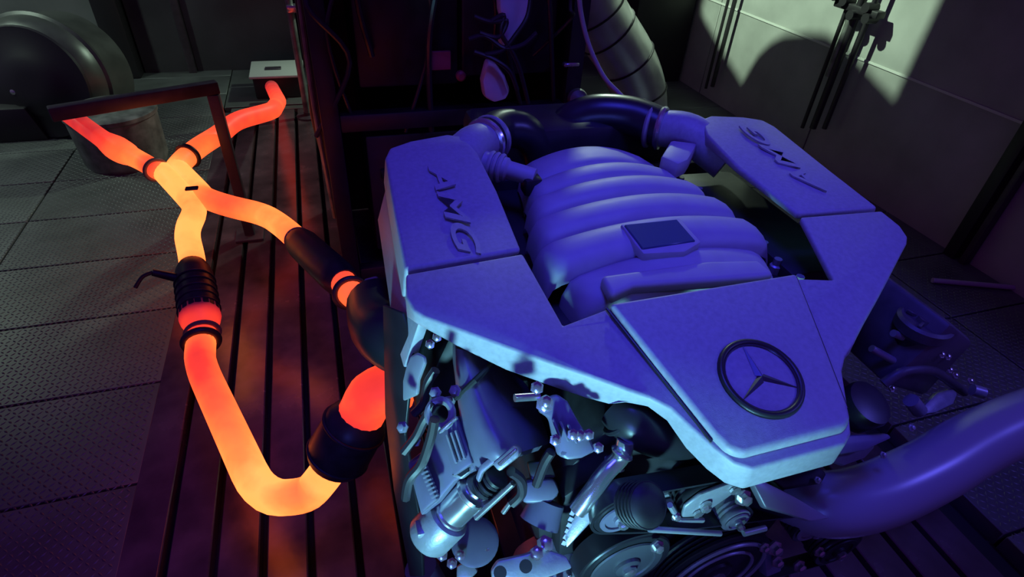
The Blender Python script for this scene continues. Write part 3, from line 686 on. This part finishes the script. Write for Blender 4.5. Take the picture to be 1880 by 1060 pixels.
# wiring around
for a, y in (([(745, 915), (752, 880), (775, 850), (792, 800), (798, 770)], .375), ([(742, 830), (765, 800), (780, 770), (800, 740)], .41), ([(938, 866), (955, 880), (958, 905), (940, 925)], .325), ([(985, 890), (1000, 850), (1012, 830)], .34), ([(760, 760), (778, 740), (785, 705), (800, 680)], .45)):
    MB().tube(smooth_path([at_y(*q, y) for q in a], 5), .0055, 8).build('wiring_loom', M['cable'], en)
plate('manifold_guard', ((752, 655), (764, 648), (778, 656), (780, 668), (768, 700), (766, 726), (738, 738), (738, 700), (744, 675)), (758, 700, .47), (-.75, -.5, .42), .006, M['violet'], en, .003)
for q in ((803, 619), (790, 632)): bolt(*q, .485, (-.4, -.7, .5), .006, en)
for q in ((800, 722), (826, 738), (836, 718), (740, 785), (763, 810)): bolt(*q, .42, PN, .007, en, 'alu')
MB().torus(at_y(808, 760, .40), PN, .014, .0045, 20, 8).build('lifting_eye', M['alu'], en)
# dark heat shield down the left side
plate('side_shield', ((702, 560), (738, 575), (758, 640), (742, 800), (770, 960), (775, 1060), (752, 1060), (722, 900), (706, 760), (704, 650)), (725, 760, .50), (-.92, -.30, .25), .005, M['black'], en, .002)
# dark rubber elbow of the exhaust port
MB().tube(smooth_path([at_y(770, 640, .60), at_y(730, 625, .60), at_y(700, 600, .66), at_y(690, 560, .74)], 5), .046, 20).build('port_elbow', M['rubber'], en)
plate('port_flange', ((668, 512), (690, 506), (704, 548), (690, 568), (664, 560)), (685, 540, .80), (-.5, -.5, .7), .01, M['violet'], en, .003)

# bracket with bolts right of the housing
br = plate('front_bracket', ((1000, 732), (1022, 724), (1042, 738), (1062, 775), (1082, 806), (1092, 830), (1068, 842), (1042, 846), (1022, 836), (1014, 808), (1006, 768), (985, 755)), (1040, 790, .350), (-.30, -.62, .72), .03, M['alu2'], en, .004)
for k in range(3): plate('web', ((1012 + 14 * k, 770 + 5 * k), (1017 + 14 * k, 769 + 5 * k), (1032 + 15 * k, 806 + 4 * k), (1027 + 15 * k, 808 + 4 * k)), (1040, 790, .344), (-.30, -.62, .72), .012, M['alu2'], br, .001, 1)
plate('ledge', ((1018, 806), (1080, 796), (1094, 828), (1030, 838)), (1050, 815, .340), (-.15, -.4, .9), .012, M['alu2'], br, .003)
for q in ((1003, 738), (1052, 798), (1064, 800), (1080, 798), (1098, 822), (986, 712), (1020, 808)): bolt(*q, .338, (-.3, -.7, .6), .0065, br)
bolt(1000, 742, .342, (-.3, -.7, .6), .009, br)
rod('pin', (945, 731), .350, (990, 728), .350, .004, M['steel'], br)
plate('brace_leg', ((1028, 855), (1046, 868), (1058, 905), (1046, 925), (1030, 890)), (1040, 885, .36), (-.5, -.6, .6), .02, M['alu'], en, .003)
plate('timing_case', ((962, 885), (1018, 878), (1030, 905), (1012, 926), (958, 926)), (990, 905, .34), (-.2, -.6, .75), .04, M['alu2'], en, .006)
rod('coolant_stub', (1006, 920), .34, (990, 962), .325, .020, M['alu2'], en, .024, 20)
plate('lower_gasket', ((968, 850), (1010, 845), (1022, 878), (975, 884)), (990, 865, .36), (-.2, -.6, .75), .02, M['black'], en, .003)

# alternator at the bottom
al = MB().lathe(at_y(1036, 1092, .315), (0, 1, 0.15), [(0, .030), (.004, .058), (.015, .064), (.05, .066), (.07, .05)], 32).build('alternator', M['alu'], en)
for k in range(11):
    a = math.radians(20 + 14 * k); c = at_y(1036, 1092, .312)
    MB().box(c + V((math.cos(a) * .044, 0, math.sin(a) * .044)), (.028, .008, .006), Matrix.Rotation(-a, 3, 'Y')).build('fin', M['steel'], al, bev=0.001, seg=1)
plate('alternator_bracket', ((902, 1048), (914, 1030), (960, 1020), (1000, 1008), (1040, 1022), (1052, 1044), (1000, 1064), (905, 1075)), (970, 1040, .285), (-.1, -.55, .83), .014, M['alu'], en, .003)
for q in ((918, 1052), (965, 1040)): disc('bracket_hole', *q, .281, (-.1, -.55, .83), [(0, .007), (.002, .007), (.0021, .001)], M['block'], en, 16)
disc('cover_disc', 872, 995, .365, (-.15, -.35, .93), [(-.01, .026), (-.002, .030), (.003, .030), (.005, .026), (.0052, .001)], M['alu2'], en, 30)
for q in ((845, 1020), (812, 1020), (895, 1012), (830, 1035)): bolt(*q, .352, (-.2, -.5, .8), .007, en)
plate('lower_bracket', ((838, 1040), (862, 1028), (878, 1050), (862, 1066), (838, 1066)), (858, 1050, .34), (-.2, -.5, .8), .012, M['alu'], en, .003)
rod('lower_pipe', (772, 1042), .39, (800, 1090), .38, .022, M['alu2'], en, None, 18)
bolt(1000, 1000, .30, (-.1, -.5, .83), .010, en); bolt(985, 1016, .29, (-.1, -.5, .83), .008, en)
plate('guard_plate', ((1064, 930), (1090, 918), (1094, 950), (1062, 985), (1040, 1008), (1034, 985), (1046, 965)), (1065, 960, .30), (-.45, -.65, .6), .008, M['alu'], en, .002)
for k in range(6): plate('tooth', ((1030 + 3 * k, 1000 - 11 * k), (1037 + 3 * k, 1003 - 11 * k), (1042 + 3 * k, 997 - 11 * k), (1034 + 3 * k, 993 - 11 * k)), (1065, 960, .300), (-.45, -.65, .6), .006, M['alu'], en, 0, 1)

# chrome pipe and dark hose under the cover edge
MB().tube(smooth_path([at_y(1150, 806, .34), at_y(1140, 838, .335), at_y(1112, 868, .325), at_y(1085, 905, .315), at_y(1060, 938, .31)], 6), .0105, 14).build('steel_pipe', M['steel'], en)
for t in ((1142, 832), (1128, 852)): MB().torus(at_y(*t, .334), (-.5, -.2, -.8), .011, .0025, 16, 6).build('pipe_ring', M['steel'], en)
hs = MB().tube(smooth_path([at_y(1140, 748, .375), at_y(1165, 775, .355), at_y(1205, 795, .345), at_y(1250, 800, .345), at_y(1300, 790, .37)], 6), .028, 20).build('thermostat_hose', M['rubber'], en)
MB().torus(at_y(1148, 760, .368), V((.5, -.5, -.5)), .029, .004, 24, 8).build('hose_clamp', M['rubber'], hs)

# --- belt drive on the front face
FY = .292
fp = MB().prism([(-.20, .335, .42), (.16, .335, .36), (.20, .335, .60), (.10, .335, .73), (-.12, .335, .74), (-.22, .335, .66)], (0, .04, 0)).build('timing_cover', M['block'], en, bev=0.008)
for k in range(4):
    a = at_y(1150 + 12 * k, 900 + 10 * k, .33); b = at_y(1300 + 10 * k, 858 + 12 * k, .33); MB().cyl(a, b, .004, n=8).build('cover_rib', M['violet'], fp)
def pulley(px, py, r, y, face, hub, dark=True, n=40):
    c = at_y(px, py, y)
    p = MB().lathe(c, (0, 1, 0), [(0, r * .80), (.0, r * .97), (.002, r), (.006, r), (.008, r * .95), (.011, r), (.014, r * .95), (.017, r), (.02, r * .95), (.024, r), (.028, r), (.03, r * .8)], n).build('pulley', M['rubber' if dark else 'alu'], en)
    MB().lathe(c + V((0, -.001, 0)), (0, -1, 0), [(0, r * .80), (.002, r * .78), (.002, r * .62), (-.004, r * .56), (-.004, r * .30), (.004, r * .27), (.006, r * .18), (.0062, .0005)], n).build('pulley_face', M[face], p)
    bo = MB().lathe(c + V((0, -.006, 0)), (0, -1, 0), [(0, r * hub), (.006, r * hub), (.008, r * hub * .7), (.0082, .0004)], 6).build('hub_bolt', M['steel'], p)
    return c
cA = pulley(1150, 1038, .062, FY, 'pulleyface', .16)
cK = pulley(1312, 1052, .092, FY, 'block', .12)
c1 = pulley(1288, 920, .030, FY, 'alu', .22)
c2 = pulley(1352, 957, .021, FY, 'alu', .25, False)
c3 = pulley(1492, 971, .034, FY, 'alu', .25)
c4 = pulley(1538, 1012, .042, FY, 'block', .22)
c5 = pulley(1138, 950, .031, FY, 'alu2', .2)
MB().prism([c1 + V((x, -.006, z)) for x, z in ((-.026, -.016), (.002, -.026), (.03, .0), (.046, .016), (.046, .030), (.030, .034), (-.012, .026), (-.028, .008))], (0, .005, 0)).build('tensioner_plate', M['alu'], en, bev=0.002)
for dx, dz in ((.0, .004), (.034, .020), (-.006, -.012)): MB().lathe(c1 + V((dx, -.007, dz)), (0, -1, 0), [(0, .007), (.003, .007), (.004, .004), (.0041, .0003)], 8).build('tensioner_bolt', M['steel'], en)
def hull_belt(cs, name):
    """flat belt wrapped round circles (centre, radius) in the XZ plane"""
    pts = []
    for c, r in cs:
        for k in range(48): a = 2 * math.pi * k / 48; pts.append((c.x + math.cos(a) * r, c.z + math.sin(a) * r))
    pts = sorted(set((round(a, 6), round(b, 6)) for a, b in pts))
    def half(p):
        h = []
        for q in p:
            while len(h) > 1 and (h[-1][0] - h[-2][0]) * (q[1] - h[-2][1]) - (h[-1][1] - h[-2][1]) * (q[0] - h[-2][0]) <= 0: h.pop()
            h.append(q)
        return h
    H = half(pts)[:-1] + half(pts[::-1])[:-1]
    n = len(H); mx = sum(p[0] for p in H) / n; mz = sum(p[1] for p in H) / n; vs = []
    for i, (x, z) in enumerate(H):
        xa, za = H[i - 1]; xb, zb = H[(i + 1) % n]; t = V((xb - xa, 0, zb - za)).normalized(); nn = V((t.z, 0, -t.x))
        for (o, y) in ((0, FY + .001), (.0035, FY + .001), (.0035, FY + .026), (0, FY + .026)): vs.append(V((x, y, z)) + nn * o)
    fs = [(i * 4 + j, i * 4 + (j + 1) % 4, ((i + 1) % n) * 4 + (j + 1) % 4, ((i + 1) % n) * 4 + j) for i in range(n) for j in range(4)]
    return MB().add(vs, fs).build(name, M['rubber'], en)
hull_belt([(cA, .0625), (cK, .0925), (c3, .0345), (c4, .0425)], 'drive_belt')
hull_belt([(c1, .0305), (c5, .0315), (c2, .0215)], 'drive_belt')
MB().torus(cK + V((0, -.004, 0)), (0, 1, 0), .078, .003, 48, 8).build('damper_ring', M['violet'], en)
MB().torus(cK + V((0, -.004, 0)), (0, 1, 0), .058, .0025, 40, 8).build('damper_ring', M['violet'], en)
fr = MB().lathe(at_y(1158, 925, .28), (.2, -.6, .75), [(0, .020), (.03, .022), (.034, .018), (.036, .01)], 20).build('ribbed_plug', M['block'], en)
for k in range(5): MB().torus(at_y(1158, 925, .28) + V((.2, -.6, .75)).normalized() * (.004 + .006 * k), (.2, -.6, .75), .0222, .0018, 20, 6).build('plug_ring', M['block'], fr)
for q, r in (((1175, 898), .008), ((1240, 948), .006), ((1420, 1005), .012), ((1425, 1030), .010), ((1465, 1038), .011), ((1402, 1005), .008), ((1362, 912), .011), ((1205, 1002), .009), ((1382, 880), .006), ((1502, 1012), .009)):
    bolt(*q, .282, (0, -.9, .4), r, en)
plate('crank_sensor', ((1402, 1000), (1426, 996), (1436, 1050), (1408, 1062)), (1418, 1030, .286), (0, -.8, .6), .02, M['alu2'], en, .003)
rod('guide_edge', (1192, 972), .275, (1322, 980), .275, .0035, M['violet'], en); rod('guide_edge', (1365, 980), .275, (1405, 970), .275, .004, M['violet'], en)
MB().tube([at_y(1230, 928, .285), at_y(1246, 955, .285), at_y(1290, 955, .285)], .0035, 8).build('tensioner_wire', M['violet'], en)
plate('hose_bracket', ((1384, 888), (1404, 884), (1460, 912), (1526, 952), (1490, 958), (1452, 946), (1408, 934)), (1450, 920, .29), (.2, -.6, .75), .012, M['violet'], en, .003)
bolt(1388, 876, .275, (0, -.9, .4), .007, en)

# --- right side accessories
MB().prism([(.38, .42, .60), (.50, .42, .54), (.53, .42, .66), (.44, .42, .72)], (0, .30, 0)).build('right_head_cover', M['greycast'], en, bev=0.01)
oc = at_z(1700, 588, .70)
ocap = MB().lathe(oc + V((0, 0, -.03)), (0.05, 0, 1), [(0, .030), (.01, .040), (.026, .041), (.030, .036), (.026, .028), (.026, .014), (.033, .012), (.034, .004), (.0341, .0003)], 32).build('oil_filler_cap', M['greycast'], en)
for k in range(4):
    a = k * math.pi / 2 + .4; MB().box(oc + V((math.cos(a) * .021, math.sin(a) * .021, .0)), (.016, .005, .006), Matrix.Rotation(a, 3, 'Z')).build('cap_rib', M['greycast'], ocap, bev=0.001, seg=1)
MB().cyl((oc.x, oc.y, .58), (oc.x, oc.y, .672), .03, n=20).build('filler_neck', M['black'], en)
plate('side_bracket', ((1612, 566), (1648, 578), (1656, 590), (1640, 610), (1604, 604)), (1628, 588, .52), (.2, -.3, .93), .012, M['alu2'], en, .004)
for a, b in (((1600, 640), (1645, 665)), ((1640, 612), (1720, 645)), ((1640, 650), (1680, 668))): rod('rail_pipe', a, .46, b, .44, .006, M['violet'], en)
plate('rail_cover', ((1668, 652), (1702, 638), (1724, 650), (1680, 668)), (1695, 652, .44), (.1, -.3, .95), .01, M['alu2'], en, .003)
MB().tube(smooth_path([at_y(1622, 705, .42), at_y(1660, 682, .42), at_y(1710, 680, .42), at_y(1750, 705, .42), at_y(1770, 720, .42)], 5), .008, 10).build('loom_tube', M['greycast'], en)
plate('ignition_plate', ((1700, 742), (1722, 720), (1748, 712), (1760, 722), (1752, 742), (1720, 758), (1690, 762)), (1725, 738, .40), (.1, -.45, .88), .012, M['alu'], en, .004)
rod('injector', (1672, 735), .40, (1688, 755), .39, .012, M['alu'], en)
rod('injector', (1785, 716), .40, (1806, 722), .39, .010, M['alu'], en)
for q in ((1727, 652), (1738, 656), (1742, 680), (1636, 714), (1780, 700), (1752, 690)): bolt(*q, .42, (.1, -.5, .86), .006, en)
disc('dark_cap', 1592, 742, .34, (.15, -.35, .92), [(-.03, .030), (0, .032), (.006, .030), (.008, .020), (.0082, .001)], M['black'], en, 28)
for dz, pts in ((0, ((1528, 815), (1560, 800), (1632, 796), (1640, 805), (1590, 828), (1545, 836))), (1, ((1520, 836), (1565, 824), (1612, 818), (1590, 842), (1552, 856), (1530, 848)))):
    plate('thermostat_rim', pts, (1570, 822, .30 + .01 * dz), (.15, -.65, .75), .012, M['alu2'], en, .004)
for q in ((1620, 836), (1672, 786), (1500, 882)): bolt(*q, .31, (.1, -.6, .8), .005, en, 'violet')
plate('rear_flange', ((1402, 868), (1500, 852), (1520, 870), (1510, 888), (1440, 900)), (1470, 875, .32), (.1, -.5, .86), .02, M['block'], en, .004)

# --- big coolant hose on the right
ch = MB().tube(smooth_path([at_z(1455, 905, .50), at_z(1515, 926, .52), at_z(1600, 912, .53), at_z(1700, 868, .54), at_z(1790, 815, .55), at_z(1890, 770, .56), at_z(2000, 740, .55), at_z(2150, 760, .45)], 8), .047, 28).build('coolant_hose', M['hose'], None)
tag(ch, 'fat shiny blue lit hose leaving the right front of the engine', 'hose')
